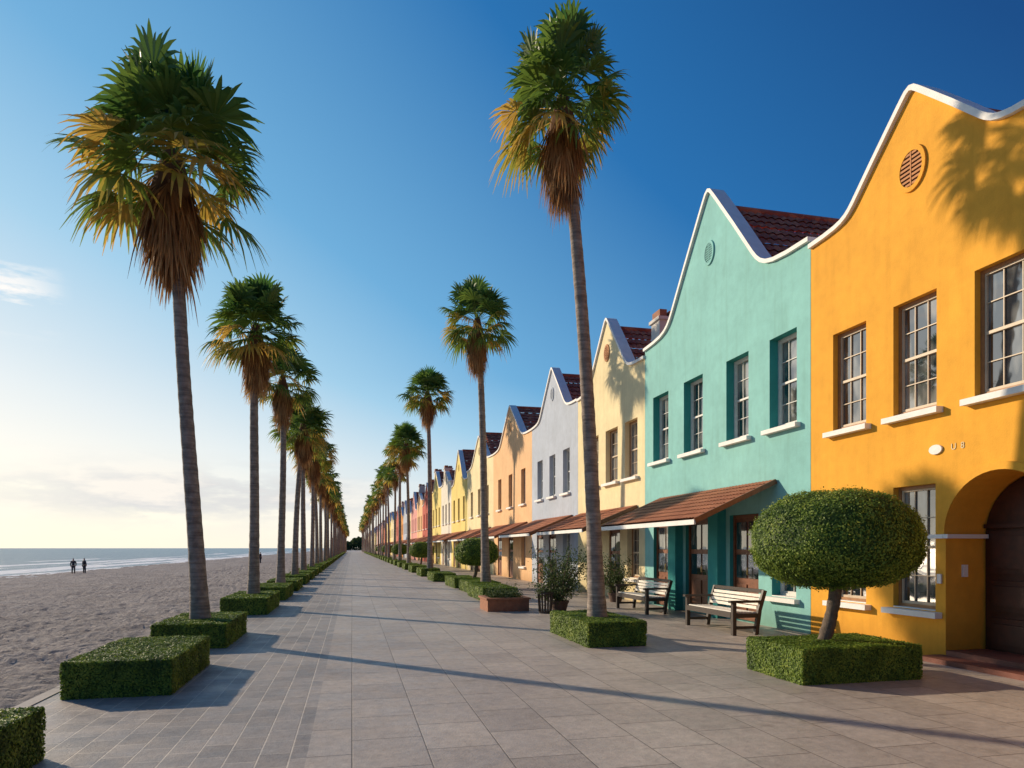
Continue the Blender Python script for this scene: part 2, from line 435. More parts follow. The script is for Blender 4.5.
put('box_hedge', hC, loc=(4.6, 29.0, 0), label='low clipped hedge below a round topiary tree', cat='hedge', group=HG)
y = 34.5
while y < 230:
    put('box_hedge', hD, loc=(4.4, y, 0), scale=(1,1,R.uniform(.95,1.2)), label=HL, cat='hedge', group=HG); y += 6.2
put('box_hedge', hedge_mesh(1.72, 1.2, .44, 6500, .014, 6), loc=(6.10, 7.75, 0), label='wide clipped hedge planter below a round topiary tree', cat='hedge', group=HG)

# ------------------------------------------------------------ topiary
def topiary_crown(rx, rz, n, size, seed):
    rr = random.Random(seed); mb = MB()
    nu, nv = 32, 18
    def surf(d):
        k = 1+.05*noise.noise((d.x*2.2+seed, d.y*2.2, d.z*2.2))+.03*noise.noise((d.x*6, d.y*6+seed, d.z*6))
        rad = math.sqrt(d.x*d.x+d.y*d.y)+1e-6
        f = rad**.82/rad
        z = math.copysign(abs(d.z)**.9, d.z)*rz*(1 if d.z > 0 else .74)
        return Vector((d.x*f*rx*k, d.y*f*rx*k, z*k))
    for i in range(nv+1):
        th = math.pi*i/nv
        for j in range(nu):
            ph = 2*math.pi*j/nu
            mb.v.append(tuple(surf(Vector((math.sin(th)*math.cos(ph), math.sin(th)*math.sin(ph), math.cos(th))))*.965))
    for i in range(nv):
        for j in range(nu):
            mb.f.append((i*nu+j, (i+1)*nu+j, (i+1)*nu+(j+1) % nu, i*nu+(j+1) % nu)); mb.t.append(.05); mb.m.append(0)
    for _ in range(n):
        z = rr.uniform(-1, 1); ph = rr.uniform(0, 2*math.pi); s = math.sqrt(1-z*z)
        d = Vector((s*math.cos(ph), s*math.sin(ph), z)); p = surf(d)
        nn = Vector((d.x/rx, d.y/rx, d.z/rz)).normalized()
        off = rr.uniform(-.035, .015)+(rr.uniform(.01,.045) if rr.random() < .08 else 0); p += nn*off
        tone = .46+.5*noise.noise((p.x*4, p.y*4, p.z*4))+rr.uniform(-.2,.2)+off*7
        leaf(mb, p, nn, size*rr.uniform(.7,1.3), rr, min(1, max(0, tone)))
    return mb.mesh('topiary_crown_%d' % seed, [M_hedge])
def topiary_trunk(h, seed):
    rr = random.Random(seed); mb = MB(); 
    P = [(-.16,0,0),(-.13,.02,.22*h),(.0,.04,.45*h),(.03,-.02,.68*h),(.10,0,h)]
    pts = []; rad = []
    for i in range(25):
        t = i/24*4; a = int(min(3, t)); u = t-a
        p0 = P[max(0, a-1)]; p1 = P[a]; p2 = P[a+1]; p3 = P[min(4, a+2)]
        pts.append([.5*((2*p1[k])+(-p0[k]+p2[k])*u+(2*p0[k]-5*p1[k]+4*p2[k]-p3[k])*u*u+(-p0[k]+3*p1[k]-3*p2[k]+p3[k])*u**3) for k in range(3)])
        rad.append(.092-.022*i/24+(.045 if i == 0 else .02 if i == 1 else 0)+rr.uniform(-.009,.009))
    mb.tube(pts, rad, 10)
    for an in (.4, 1.9, 3.3, 4.8):
        q = Vector(pts[20]); e = q+Vector((math.cos(an)*.45, math.sin(an)*.45, h*.25))
        m2 = (q+e)/2+Vector((0,0,-.02))
        mb.tube([q, m2, e], [.05,.035,.02], 7)
    return mb.mesh('topiary_trunk_%d' % seed, [M_bark], smooth=True)
def topiary(x, y, rx, rz, zc, n, size, seed, label, meshes=None):
    e = put('topiary_tree', None, loc=(x, y, 0), label=label, cat='topiary tree', group='round clipped topiary trees')
    if meshes is None: meshes = (topiary_trunk(zc-rz*.3, seed), topiary_crown(rx, rz, n, size, seed))
    put('trunk', meshes[0], e); put('crown', meshes[1], e, loc=(.05, 0, zc)); return meshes
topiary(6.15, 7.8, 1.04, .74, 1.67, 40000, .0155, 3, 'round mushroom shaped topiary with curved trunk above hedge planter')
tm = topiary(5.0, 28.0, .90, .66, 1.40, 8000, .034, 4, 'dome shaped clipped topiary tree above a low hedge')
for yy in (50, 73, 98, 124): topiary(4.9, yy, 1, 1, 1.42, 0, 0, 0, 'dome shaped clipped topiary tree beside the promenade', tm)

# ------------------------------------------------------------ shrubs in pots
def shrub(x, y, w, h, n, seed, label):
    rr = random.Random(seed)
    e = put('potted_shrub', None, loc=(x, y, 0), label=label, cat='shrub', group='small shrubs outside the houses')
    mb = MB(); mb.tube([(0,0,0),(0,0,.04),(0,0,.22),(0,0,.23),(0,0,.28),(0,0,.28),(0,0,.24)], [.17,.18,.23,.25,.25,.21,.205], 20)
    put('pot', mb.mesh('pot', [M_pot], smooth=False), e); z0 = .24
    br = MB(); lf = MB()
    for b in range(24):
        az = b*2.4+rr.uniform(-.3,.3); rd = w/2*rr.uniform(.3, 1); zt = z0+(h-z0)*rr.uniform(.15, 1)
        p0 = Vector((0,0,z0-.05)); p2 = Vector((math.cos(az)*rd, math.sin(az)*rd, zt)); p1 = (p0+p2)/2+Vector((0,0,.12))
        br.tube([p0, p1, p2], [.018,.012,.005], 5)
        for _ in range(n):
            t = rr.uniform(.3, 1.05); q = p0*(1-t)**2+p1*2*t*(1-t)+p2*t*t
            q += Vector((rr.gauss(0,1), rr.gauss(0,1), rr.gauss(0,1)))*.09
            leaf(lf, q, Vector((rr.uniform(-1,1), rr.uniform(-1,1), .8)).normalized(), .027*rr.uniform(.7,1.4), rr, min(1, max(0, rr.gauss(.45,.25))))
    put('branches', br.mesh('branches', [M_bark]), e); put('foliage', lf.mesh('foliage', [M_shrub]), e)
shrub(5.25, 17.0, 1.75, 1.6, 200, 1, 'loose airy green shrub in a low clay pot')
shrub(7.85, 19.6, 1.2, 1.5, 130, 2, 'small leafy shrub in pot beside cream house')
shrub(7.7, 24.5, 1.0, 1.3, 90, 6, 'small leafy shrub in pot beside cream house')
e = put('trough_planter', None, loc=(3.95, 17.8, 0), label='low terracotta trough planter with small green plants', cat='planter')
mb = MB()
mb.box(-.55,.55,-.55,-.47,.0,.30); mb.box(-.55,.55,.47,.55,.0,.30); mb.box(-.55,-.47,-.468,.468,0,.30); mb.box(.47,.55,-.468,.468,0,.30)
mb.box(-.59,.59,-.59,-.45,.302,.35); mb.box(-.59,.59,.45,.59,.302,.35); mb.box(-.59,-.45,-.448,.448,.302,.35); mb.box(.45,.59,-.448,.448,.302,.35)
mb.box(-.468,.468,-.468,.468,.02,.26)
put('trough', mb.mesh('trough', [M_terra]), e)
mb = MB(); rr = random.Random(3)
for _ in range(3500):
    a = Vector((rr.uniform(-.44,.44), rr.uniform(-.44,.44), .27)); a.z += abs(rr.gauss(0,.14))*(1+noise.noise((a.x*4, a.y*4, 1))); leaf(mb, a, Vector((0,0,1)), .026, rr, rr.random())
put('plants', mb.mesh('plants', [M_shrub]), e)
e = put('litter_basket', None, loc=(4.75, 16.6, 0), label='small dark slatted litter basket on the paving', cat='litter bin')
mb = MB()
for k in range(14):
    an = 2*math.pi*k/14; c, s = math.cos(an)*.19, math.sin(an)*.19
    mb.beam((c*.8, s*.8, .04), (c, s, .52), .03, .012)
put('basket', mb.mesh('basket', [M_iron]), e)
mb = MB()
mb.tube([(0,0,.49),(0,0,.53),(0,0,.53),(0,0,.49)], [.205,.205,.18,.18], 20, cap=False); mb.tube([(0,0,.0),(0,0,.05)], [.16,.16], 16)
put('rim', mb.mesh('rim', [M_iron]), e)

# ------------------------------------------------------------ benches
def bench(x, y, ln, label):
    e = put('park_bench', None, loc=(x, y, 0), label=label, cat='bench', group='benches in front of the teal house')
    mb = MB()
    for k in range(6):
        xx = .03+k*.085; mb.box(xx, xx+.070, -ln/2+.04, ln/2-.04, .42-.004*k, .452-.004*k)
    mb.box(-.005, .027, -ln/2+.04, ln/2-.04, .33, .435, mi=1)
    put('seat', mb.mesh('seat', [M_slat, M_iron]), e)
    mb = MB()
    for k in range(4):
        z = .51+k*.075; xx = .555+.03*k
        mb.beam((xx, -ln/2+.04, z), (xx, ln/2-.04, z), .024, .058)
    mb.beam((.675, -ln/2+.03, .82), (.675, ln/2-.03, .82), .04, .07, mi=1)
    put('backrest', mb.mesh('backrest', [M_slat, M_iron]), e)
    for sgn in (-1, 1):
        mb = MB(); yy = sgn*(ln/2)
        mb.box(0, .075, yy-.038, yy+.038, 0, .61); mb.beam((.50, yy, 0), (.57, yy, .45), .075, .075); mb.beam((.57, yy, .45), (.69, yy, .84), .075, .06)
        mb.box(-.05, .61, yy-.05, yy+.05, .612, .655); mb.box(.077, .53, yy-.03, yy+.03, .33, .41); mb.box(.077, .50, yy-.02, yy+.02, .12, .17)
        put('leg', mb.mesh('leg', [M_iron]), e)
bench(6.95, 12.45, 1.8, 'pale slatted bench with dark frame before teal house')
bench(7.05, 16.6, 1.9, 'pale slatted bench under the tiled awning')

# ------------------------------------------------------------ people on the beach
def skin_mesh(name, verts, edges, radii, mat, root=0):
    me = bpy.data.meshes.new(name); me.from_pydata(verts, edges, [])
    o = bpy.data.objects.new('tmp_skin', me); COL.objects.link(o)
    o.modifiers.new('s', 'SKIN'); sb = o.modifiers.new('d', 'SUBSURF'); sb.levels = 1; sb.render_levels = 1
    for i, r in enumerate(radii):
        sv = me.skin_vertices[0].data[i]; sv.radius = r if isinstance(r, tuple) else (r, r); sv.use_root = (i == root)
    bpy.context.view_layer.update()
    out = bpy.data.meshes.new_from_object(o.evaluated_get(bpy.context.evaluated_depsgraph_get()))
    bpy.data.objects.remove(o); out.materials.clear(); out.materials.append(mat)
    for p in out.polygons: p.use_smooth = True
    out.name = name; return out
def person(x, y, h, rz, top, bot, label):
    s = h/1.72
    V = [(0,0,.93),(0,0,1.10),(0,0,1.30),(0,0,1.44),(0,.01,1.52),(0,.02,1.60),(0,.01,1.69),
         (-.17,0,1.40),(-.24,0,1.14),(-.23,.06,.90),(-.23,.08,.80),(.17,0,1.40),(.25,.02,1.14),(.22,.10,.93),(.21,.13,.84),
         (-.09,0,.86),(-.10,.02,.50),(-.11,0,.09),(-.11,.13,.03),(.09,0,.86),(.11,.06,.50),(.12,.02,.09),(.12,.15,.03)]
    E = [(0,1),(1,2),(2,3),(3,4),(4,5),(5,6),(3,7),(7,8),(8,9),(9,10),(3,11),(11,12),(12,13),(13,14),(0,15),(15,16),(16,17),(17,18),(0,19),(19,20),(20,21),(21,22)]
    Rr = [.13,.115,.14,.10,.055,.085,.08,.055,.042,.032,.038,.055,.042,.032,.038,.085,.058,.04,.035,.085,.058,.04,.035]
    V = [tuple(c*s for c in v) for v in V]; Rr = [r*s for r in Rr]
    e = put('person', skin_mesh('person_body', V, E, Rr, M_skin), loc=(x, y, sandz(x, y)-.01), rot=(0,0,rz), label=label, cat='person', group='people standing on the beach')
    J = [0,1,2,3,7,8,9,11,12,13]; mp_ = {a: i for i, a in enumerate(J)}
    put('jacket', skin_mesh('jacket', [V[a] for a in J], [(mp_[a], mp_[b]) for a, b in E if a in mp_ and b in mp_], [Rr[a]+.02 for a in J], top), e)
    J = [0,15,16,17,19,20,21]; mp2 = {a: i for i, a in enumerate(J)}
    put('trousers', skin_mesh('trousers', [V[a] for a in J], [(mp2[a], mp2[b]) for a, b in E if a in mp2 and b in mp2], [Rr[a]+.018 for a in J], bot), e)
    put('hair', skin_mesh('hair', [(0,-.015*s,1.66*s),(0,-.02*s,1.72*s)], [(0,1)], [.09*s,.07*s], M_hair), e)
person(-25.2, 71.0, 1.5, .3, M_cloth, M_cloth2, 'person in dark clothes standing near the waterline')
person(-24.3, 71.0, 1.45, -.6, M_cloth2, M_cloth, 'person in grey and dark clothes standing near waterline')
person(-11.6, 94, 1.5, 1.2, M_cloth, M_cloth, 'person in dark clothes standing on the sand')

# ------------------------------------------------------------ houses
XF = 8.52
BELL = [(0,1),(.02,.985),(.05,.94),(.10,.86),(.30,.53),(.50,.19),(.54,.13),(.58,.085),(.63,.05),(.70,.025),(.82,.008),(1,0)]
def bell(y0, y1, eave, peak):
    yc = (y0+y1)/2; hw = (y1-y0)/2; H = peak-eave
    left = [(yc-t*hw, eave+s*H) for t, s in BELL][::-1]
    right = [(yc+t*hw, eave+s*H) for t, s in BELL][1:]
    return left+right
def plate(mb, outer, holes, x0, x1, mi=0, mh=None):
    loops = [outer]+holes; flat = [p for l in loops for p in l]
    tris = tessellate_polygon([[Vector((p[0], p[1], 0)) for p in l] for l in loops])
    n = len(mb.v)
    for p in flat: mb.v.append((x0, p[0], p[1]))
    for p in flat: mb.v.append((x1, p[0], p[1]))
    k = len(flat)
    for t in tris:
        mb.f.append(tuple(n+i for i in t)); mb.t.append(0.); mb.m.append(mi)
        mb.f.append(tuple(n+k+i for i in reversed(t))); mb.t.append(0.); mb.m.append(mi)
    o = 0
    for li, l in enumerate(loops):
        for i in range(len(l)):
            a = o+i; b = o+(i+1) % len(l)
            mb.f.append((n+a, n+b, n+k+b, n+k+a)); mb.t.append(0.); mb.m.append(mh if (mh is not None and li) else mi)
        o += len(l)
def rect(ya, yb, za, zb): return [(ya, za), (yb, za), (yb, zb), (ya, zb)]
def strip(mb, prof, x0, x1, lift, th, mi=0):
    n = len(mb.v); k = len(prof)
    for i, (yy, zz) in enumerate(prof):
        a = Vector(prof[max(0, i-1)]); b = Vector(prof[min(k-1, i+1)]); d = (b-a).normalized(); nn = Vector((-d.y, d.x))
        nn = nn*(1 if nn.y > 0 else -1)
        p = Vector((yy, zz))+nn*lift; q = p+nn*th
        mb.v += [(x0, p.x, p.y), (x0, q.x, q.y), (x1, q.x, q.y), (x1, p.x, p.y)]
    for i in range(k-1):
        for j in range(4):
            mb.f.append((n+i*4+j, n+i*4+(j+1) % 4, n+i*4+4+(j+1) % 4, n+i*4+4+j)); mb.t.append(0.); mb.m.append(mi)
    mb.f.append((n, n+1, n+2, n+3)); mb.f.append(tuple(n+(k-1)*4+j for j in range(4))); mb.t += [0., 0.]; mb.m += [mi, mi]
def tiles(mb, a, b, c, period=.19, row=.33, fine=True, mi=0, amp=.045, step=.03):
    a, b, c = Vector(a), Vector(b), Vector(c); U = b-a; V = c-a; lu = U.length; lv = V.length
    nrm = U.cross(V).normalized()
    if nrm.z < 0: nrm = -nrm
    nu = max(2, int(lu/period)*(6 if fine else 3)); nr = max(1, int(lv/row))
    for r in range(nr):
        n = len(mb.v)
        for e, h in ((0, 0.0), (1, step)):
            for i in range(nu+1):
                w = i/nu; ph = w*lu/period*math.pi
                p = a+U*w+V*((r+e)/nr)+nrm*(abs(math.sin(ph))*amp+h)
                mb.v.append(tuple(p))
        for i in range(nu):
            mb.f.append((n+i, n+i+1, n+nu+2+i, n+nu+1+i)); mb.t.append(0.); mb.m.append(mi)
def window(par, org, ya, yb, za, zb, rec, fm, det, cols=2, rows=4, sm=M_white, sash=None):
    xg = XF+rec
    mb = MB(); mb.box(xg+.02, xg+.03, ya, yb, za, zb)
    w = put('window', mb.mesh('window_glass', [M_glass], org), par)
    mb = MB(); bw = .05
    mb.box(xg-.04, xg+.018, ya, ya+bw, za, zb); mb.box(xg-.04, xg+.018, yb-bw, yb, za, zb)
    mb.box(xg-.04, xg+.018, ya+bw, yb-bw, zb-bw, zb); mb.box(xg-.04, xg+.018, ya+bw, yb-bw, za, za+bw*1.3)
    zm = (za+zb)/2
    m1 = 1; st = .028
    ia, ib, ja, jb = ya+bw, yb-bw, za+bw*1.3, zb-bw
    mb.box(xg-.018, xg+.0165, ia, ia+st, ja, jb, mi=m1); mb.box(xg-.018, xg+.0165, ib-st, ib, ja, jb, mi=m1)
    mb.box(xg-.018, xg+.0165, ia+st, ib-st, ja, ja+st*1.5, mi=m1); mb.box(xg-.018, xg+.0165, ia+st, ib-st, jb-st, jb, mi=m1)
    mb.box(xg-.022, xg+.016, ia+st, ib-st, zm-.022, zm+.022, mi=m1)
    for k in range(1, cols):
        yy = ia+(ib-ia)*k/cols; mb.box(xg-.004, xg+.014, yy-.007, yy+.007, ja+st*1.5, zm-.022, mi=m1); mb.box(xg-.004, xg+.014, yy-.007, yy+.007, zm+.022, jb-st, mi=m1)
    for k in range(1, rows):
        if k*2 == rows: continue
        zz = ja+(jb-ja)*k/rows; mb.box(xg-.006, xg+.012, ia+st, ib-st, zz-.007, zz+.007, mi=m1)
    put('frame', mb.mesh('window_frame', [fm, sash or M_winwhite], org), w)
    mb = MB(); mb.box(XF-.13, XF-.002, ya-.12, yb+.12, za-.10, za-.012); mb.box(XF-.002, XF+rec-.042, ya+.002, yb-.002, za+.001, za+.016)
    put('sill', mb.mesh('window_sill', [sm], org), w)
def door(par, org, ya, yb, za, zb, xd, m, arch=False):
    mb = MB()
    if arch:
        yc = (ya+yb)/2; r = (yb-ya)/2; zs = zb-r
        lp = [(ya, za), (yb, za)]+[(yc+r*math.cos(t*math.pi/16), zs+r*math.sin(t*math.pi/16)) for t in range(17)]
        plate(mb, lp, [], xd, xd+.06)
        for a, b in ((ya+.1, yc-.06), (yc+.06, yb-.1)):
            for z0, z1 in ((za+.15, za+.60), (za+.70, za+1.15), (za+1.25, zs+.05)):
                mb.box(xd-.035, xd-.002, a, b, z0, z1); mb.box(xd-.07, xd-.037, a+.08, b-.08, z0+.08, z1-.08)
        mb.box(xd-.05, xd-.002, yc-.04, yc+.04, za, zb-.05)
        mb.box(xd-.06, xd-.002, ya+.02, yb-.02, zs+.09, zs+.15)
    else:
        mb.box(xd, xd+.05, ya, yb, za, zb)
        mb.box(xd-.03, xd-.002, ya, ya+.07, za, zb); mb.box(xd-.03, xd-.002, yb-.07, yb, za, zb); mb.box(xd-.03, xd-.002, ya+.07, yb-.07, zb-.07, zb)
        yc = (ya+yb)/2
        for a, b in ((ya+.13, yc-.04), (yc+.04, yb-.13)):
            for q0, q1 in ((.06, .34), (.4, .62), (.67, .93)):
                mb.box(xd-.025, xd-.002, a, b, za+(zb-za)*q0, za+(zb-za)*q1, mi=1 if q0 > .35 else 0)
    d = put('door', mb.mesh('door', [m, M_darkwood if arch else M_glass], org), par)
    mb = MB(); yc = (ya+yb)/2
    mb.beam((xd-.09, yc-.1, 1.05), (xd-.09, yc-.1, 1.2), .02, .02); mb.box(xd-.09, xd-.031, yc-.108, yc-.092, 1.04, 1.06); mb.box(xd-.09, xd-.031, yc-.108, yc-.092, 1.19, 1.21)
    put('handle', mb.mesh('handle', [M_brass], org), d)
def vent(par, org, yc, zc, r, m1, m2):
    mb = MB(); n = 28
    for k in range(n):
        a = 2*math.pi*k/n; b = 2*math.pi*(k+1)/n
        o0 = (yc+r*math.cos(a), zc+r*math.sin(a)); o1 = (yc+r*math.cos(b), zc+r*math.sin(b)); q = .78
        i0 = (yc+r*q*math.cos(a), zc+r*q*math.sin(a)); i1 = (yc+r*q*math.cos(b), zc+r*q*math.sin(b))
        X = XF-.035
        mb.poly([(X, *o0), (X, *o1), (X, *i1), (X, *i0)]); mb.poly([(XF-.001, *o0), (XF-.001, *o1), (X, *o1), (X, *o0)]); mb.poly([(X, *i0), (X, *i1), (XF-.001, *i1), (XF-.001, *i0)])
    mb.tube([(XF-.006, yc, zc), (XF-.004, yc, zc)], [r*.79, r*.79], 28, mi=2)
    k = -.66
    while k < .7:
        w = math.sqrt(max(0, .78**2-k*k))*r-.005
        mb.beam((XF-.018, yc-w, zc+k*r), (XF-.018, yc+w, zc+k*r), .02, r*.10, mi=1); k += .19
    mb.box(XF-.034, XF-.029, yc-.012, yc+.012, zc-.76*r, zc+.76*r, mi=1)
    mb.v = [(x, yc+(yy-yc)*.88, zc+(z-zc)*1.1) for x, yy, z in mb.v]
    put('gable_vent', mb.mesh('vent', [m1, m2, M_dark], org), par)
def awning(par, org, ya, yb, zt, zb, xo, fine=True):
    mb = MB()
    tiles(mb, (XF-.01, ya, zt), (XF-.01, yb, zt), (xo, ya, zb), fine=fine, period=.13, row=.24, amp=.022, step=.014)
    mb.poly([(XF-.01, ya, zt-.05), (XF-.01, yb, zt-.05), (xo, yb, zb-.05), (xo, ya, zb-.05)], mi=1)
    a = put('awning', mb.mesh('awning', [M_awn, M_wood], org), par)
    mb = MB()
    mb.box(xo-.03, xo+.01, ya, yb, zb-.12, zb-.02, mi=0)
    for yy in (ya, yb): mb.beam((XF-.02, yy, zt-.03), (xo-.01, yy, zb-.04), .05, .10, mi=1)
    put('fascia', mb.mesh('fascia', [M_white, M_wood], org), a)
    mb = MB(); yy = ya+.25
    while yy < yb:
        mb.beam((XF-.02, yy, zt-.09), (xo+.05, yy, zb-.09), .06, .07); yy += .8
    put('rafters', mb.mesh('rafters', [M_wood], org), a)
HOUSEG = 'row of colourful gabled houses'
def house(y0, y1, eave, peak, m, label, ups, lows, doors=(), th=.32, gables=None, arch=None, det=2, aw=None, fm=M_winwood, vm=None, rec=.2, pil=(), chim=None, name='gabled_house', sash=None, drec=.07, revm=None, rr_=.87):
    y0 += .006; y1 -= .006
    org = (XF, (y0+y1)/2, 0)
    e = put(name, None, loc=org, label=label, cat='house', group=HOUSEG); e.empty_display_size = .5
    gables = gables or [(y0, y1)]
    prof = []
    for g in gables:
        b = bell(g[0], g[1], eave, peak); prof += b if not prof else b[1:]
    outer = [(y0, 0), (y1, 0)]+[p for p in prof[::-1]]
    holes = [rect(*w) for w in ups]+[rect(*w) for w in lows]+[rect(d[0], d[1], .02, d[2]) for d in doors]
    if arch:
        ya, yb, zs = arch; yc = (ya+yb)/2; r = (yb-ya)/2
        holes.append([(ya, .02), (yb, .02)]+[(yc+r*math.cos(t*math.pi/20), zs+r*math.sin(t*math.pi/20)) for t in range(21)])
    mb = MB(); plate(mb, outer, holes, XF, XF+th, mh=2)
    X1 = XF+th+.004
    mb.box(X1, 17, y0+.01, y1-.01, 0, eave-.15, mi=0)
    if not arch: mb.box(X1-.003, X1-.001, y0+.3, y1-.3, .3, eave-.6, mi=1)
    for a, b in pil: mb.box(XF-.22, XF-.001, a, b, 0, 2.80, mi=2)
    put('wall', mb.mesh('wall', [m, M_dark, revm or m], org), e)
    mb = MB(); strip(mb, prof, XF-.07, XF+.30, .002, .085)
    put('coping', mb.mesh('coping', [M_white], org), e)
    first = None
    for g in gables:
        yc = (g[0]+g[1])/2; hw = (g[1]-g[0])/2; H = peak-eave; zr = eave+rr_*H; zk = eave+.09*H; ze = eave-.03
        mb = MB(); fine = det >= 2
        xa, xb = XF+.31, 14.3
        for sg in (-1, 1):
            tiles(mb, (xa, yc, zr), (xb, yc, zr), (xa, yc+sg*.56*hw, zk), fine=fine, period=.22 if fine else .44)
            tiles(mb, (xa, yc+sg*.56*hw, zk), (xb, yc+sg*.56*hw, zk), (xa, yc+sg*hw, ze), fine=fine, period=.22 if fine else .44)
        for X in (xb, xa): mb.poly([(X, g[0], ze), (X, yc-.56*hw, zk), (X, yc, zr), (X, yc+.56*hw, zk), (X, g[1], ze)])
        mb.tube([(xa, yc, zr+.03), (xb, yc, zr+.03)], [.09, .09], 8)
        r = put('roof', mb.mesh('roof', [M_roof], org), e); first = first or r
    if chim:
        mb = MB()
        for (cx, cy, z1, w) in chim:
            mb.box(cx-w, cx+w, cy-w, cy+w, eave-.3, z1); mb.box(cx-w-.06, cx+w+.06, cy-w-.06, cy+w+.06, z1+.002, z1+.1)
            mb.box(cx-w+.02, cx-.04, cy-w+.03, cy+w-.03, z1+.102, z1+.34, mi=1); mb.box(cx+.04, cx+w-.02, cy-w+.03, cy+w-.03, z1+.102, z1+.30, mi=1)
        put('chimney', mb.mesh('chimney', [M_chim, M_terra], org), first)
    if det >= 1:
        for w in list(ups)+list(lows): window(e, org, *w, rec, fm, 1, 2 if w[1]-w[0] < .80 else 3, 4, sash=sash)
    for d in doors:
        if det >= 1: door(e, org, d[0]+.003, d[1]-.003, .022, d[2]-.003, XF+drec, M_wood)
    if det >= 1:
        for g in gables: vent(e, org, (g[0]+g[1])/2, eave+(peak-eave)*.16 if arch else eave+(peak-eave)*.48, .32 if arch else .27, m if arch else (vm or m), vm or m)
    if aw: awning(e, org, *aw, fine=det >= 2)
    return e, org

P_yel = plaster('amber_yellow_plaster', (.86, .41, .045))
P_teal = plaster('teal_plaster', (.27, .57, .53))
P_teal_shade = plaster('shaded_teal_plaster', (.05, .33, .31))  # darker teal for reveals and piers; the reveals' shade is put into the colour
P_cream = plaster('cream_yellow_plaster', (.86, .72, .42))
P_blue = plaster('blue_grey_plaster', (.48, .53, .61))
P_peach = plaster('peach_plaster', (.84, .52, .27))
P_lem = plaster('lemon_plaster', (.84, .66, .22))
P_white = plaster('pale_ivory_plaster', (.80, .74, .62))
P_red = plaster('brick_red_plaster', (.52, .12, .085))
P_pink = plaster('pink_plaster', (.76, .36, .32))
P_orange = plaster('orange_plaster', (.80, .36, .10))
M_ochre = simple('ochre_louvre', (.48, .18, .04), .7, .15, 8)
M_pale = simple('faded_sign_paint', (.74, .60, .36), .8, .08, 8)

e1, o1 = house(1.70, 11.38, 7.34, 8.78, P_yel, 'amber yellow house with curved gable and arched doorway',
    [(9.94,10.76,3.76,5.52),(8.50,9.34,3.76,5.54),(6.94,7.86,3.76,5.54),(4.6,5.4,3.76,5.54),(2.8,3.6,3.76,5.54)],
    [(9.94,10.76,.70,2.62),(8.52,9.34,.70,2.62)], th=.78, gables=[(1.71,6.54),(6.54,11.374)], arch=(6.62,8.34,1.85), vm=M_ochre, rec=.14, sash=M_sash)
door(e1, o1, 6.64, 8.32, .022, 2.69, XF+.70, M_darkwood, arch=True)
mb = MB(); yc = 7.48; 
prof = [(yc+.97*math.cos(t*math.pi/24), 1.85+.97*math.sin(t*math.pi/24)) for t in range(25)]
inner = [(yc+.862*math.cos(t*math.pi/24), 1.85+.862*math.sin(t*math.pi/24)) for t in range(25)]
plate(mb, prof+inner[::-1], [], XF-.03, XF-.001)
put('arch_moulding', mb.mesh('arch_moulding', [P_yel], o1, recalc=True), e1)
mb = MB(); mb.box(XF-.05, XF-.002, 8.345, 8.70, 1.79, 1.85); mb.box(XF-.05, XF+.69, 8.26, 8.338, 1.79, 1.85)
put('impost', mb.mesh('impost', [M_white], o1), e1)
mb = MB(); mb.box(XF-.42, XF-.002, 6.5, 8.42, 0, .07); mb.box(XF-.002, XF+.698, 6.63, 8.33, .021, .14)
put('doorstep', mb.mesh('doorstep', [M_step], o1), e1)
mb = MB(); mb.tube([(XF-.03, 8.50, 3.12), (XF-.002, 8.50, 3.12)], [.10, .10], 24)
mb.v = [(x, 8.50+(y-8.50)*1.15, 3.12+(z-3.12)*.72) for x, y, z in mb.v]
put('oval_plaque', mb.mesh('oval_plaque', [M_white], o1), e1)
mb = MB(); mb.box(XF+.28, XF+.36, 8.30, 8.337, 1.22, 1.40); put('door_intercom', mb.mesh('intercom', [M_white], o1), e1)
mb = MB(); mb.box(XF-.03, XF-.002, 8.40, 8.47, 1.12, 1.26); put('letter_plate', mb.mesh('letter_plate', [M_white], o1), e1)
cu = bpy.data.curves.new('house_number', 'FONT'); cu.body = 'U  8'; cu.size = .13; cu.extrude = .003; cu.align_x = 'CENTER'
to = bpy.data.objects.new('tmp', cu); COL.objects.link(to)
bpy.context.view_layer.update()
tme = bpy.data.meshes.new_from_object(to.evaluated_get(bpy.context.evaluated_depsgraph_get()))
bpy.data.objects.remove(to)
tme.materials.clear(); tme.materials.append(M_pale)
tme.transform(Matrix(((0,0,-1,-.006),(-1,0,0,8.13-o1[1]),(0,1,0,3.08),(0,0,0,1))))
put('house_number', tme, e1)

house(11.38, 18.95, 7.5, 10.35, P_teal, 'teal house with bell gable and red tiled awning',
    [(11.80,12.70,4.12,6.0),(13.48,14.40,4.12,6.0),(15.50,16.50,4.12,6.0),(17.40,18.38,4.12,6.0)],
    [(11.82,12.62,.65,2.4)], [(13.10,14.25,2.4),(15.05,16.4,2.4),(17.15,18.35,2.4)], aw=(12.45,17.8,3.05,2.24,6.68), pil=[(14.42,14.86),(16.55,16.98)], fm=M_winwhite, rec=.24, drec=.12, revm=P_teal_shade)
house(18.95, 25.16, 7.3, 9.45, P_cream, 'cream yellow house with bell gable and red roof',
    [(19.5,20.5,3.86,5.66),(21.1,22.2,3.86,5.66),(22.9,23.9,3.86,5.66)],
    [(19.4,20.3,.7,2.3)], [(20.9,21.9,2.3),(22.9,23.9,2.3)], aw=(19.5,24.7,2.95,2.24,6.75), vm=M_ochre, chim=[(9.6,19.9,8.75,.3)], sash=M_sash)
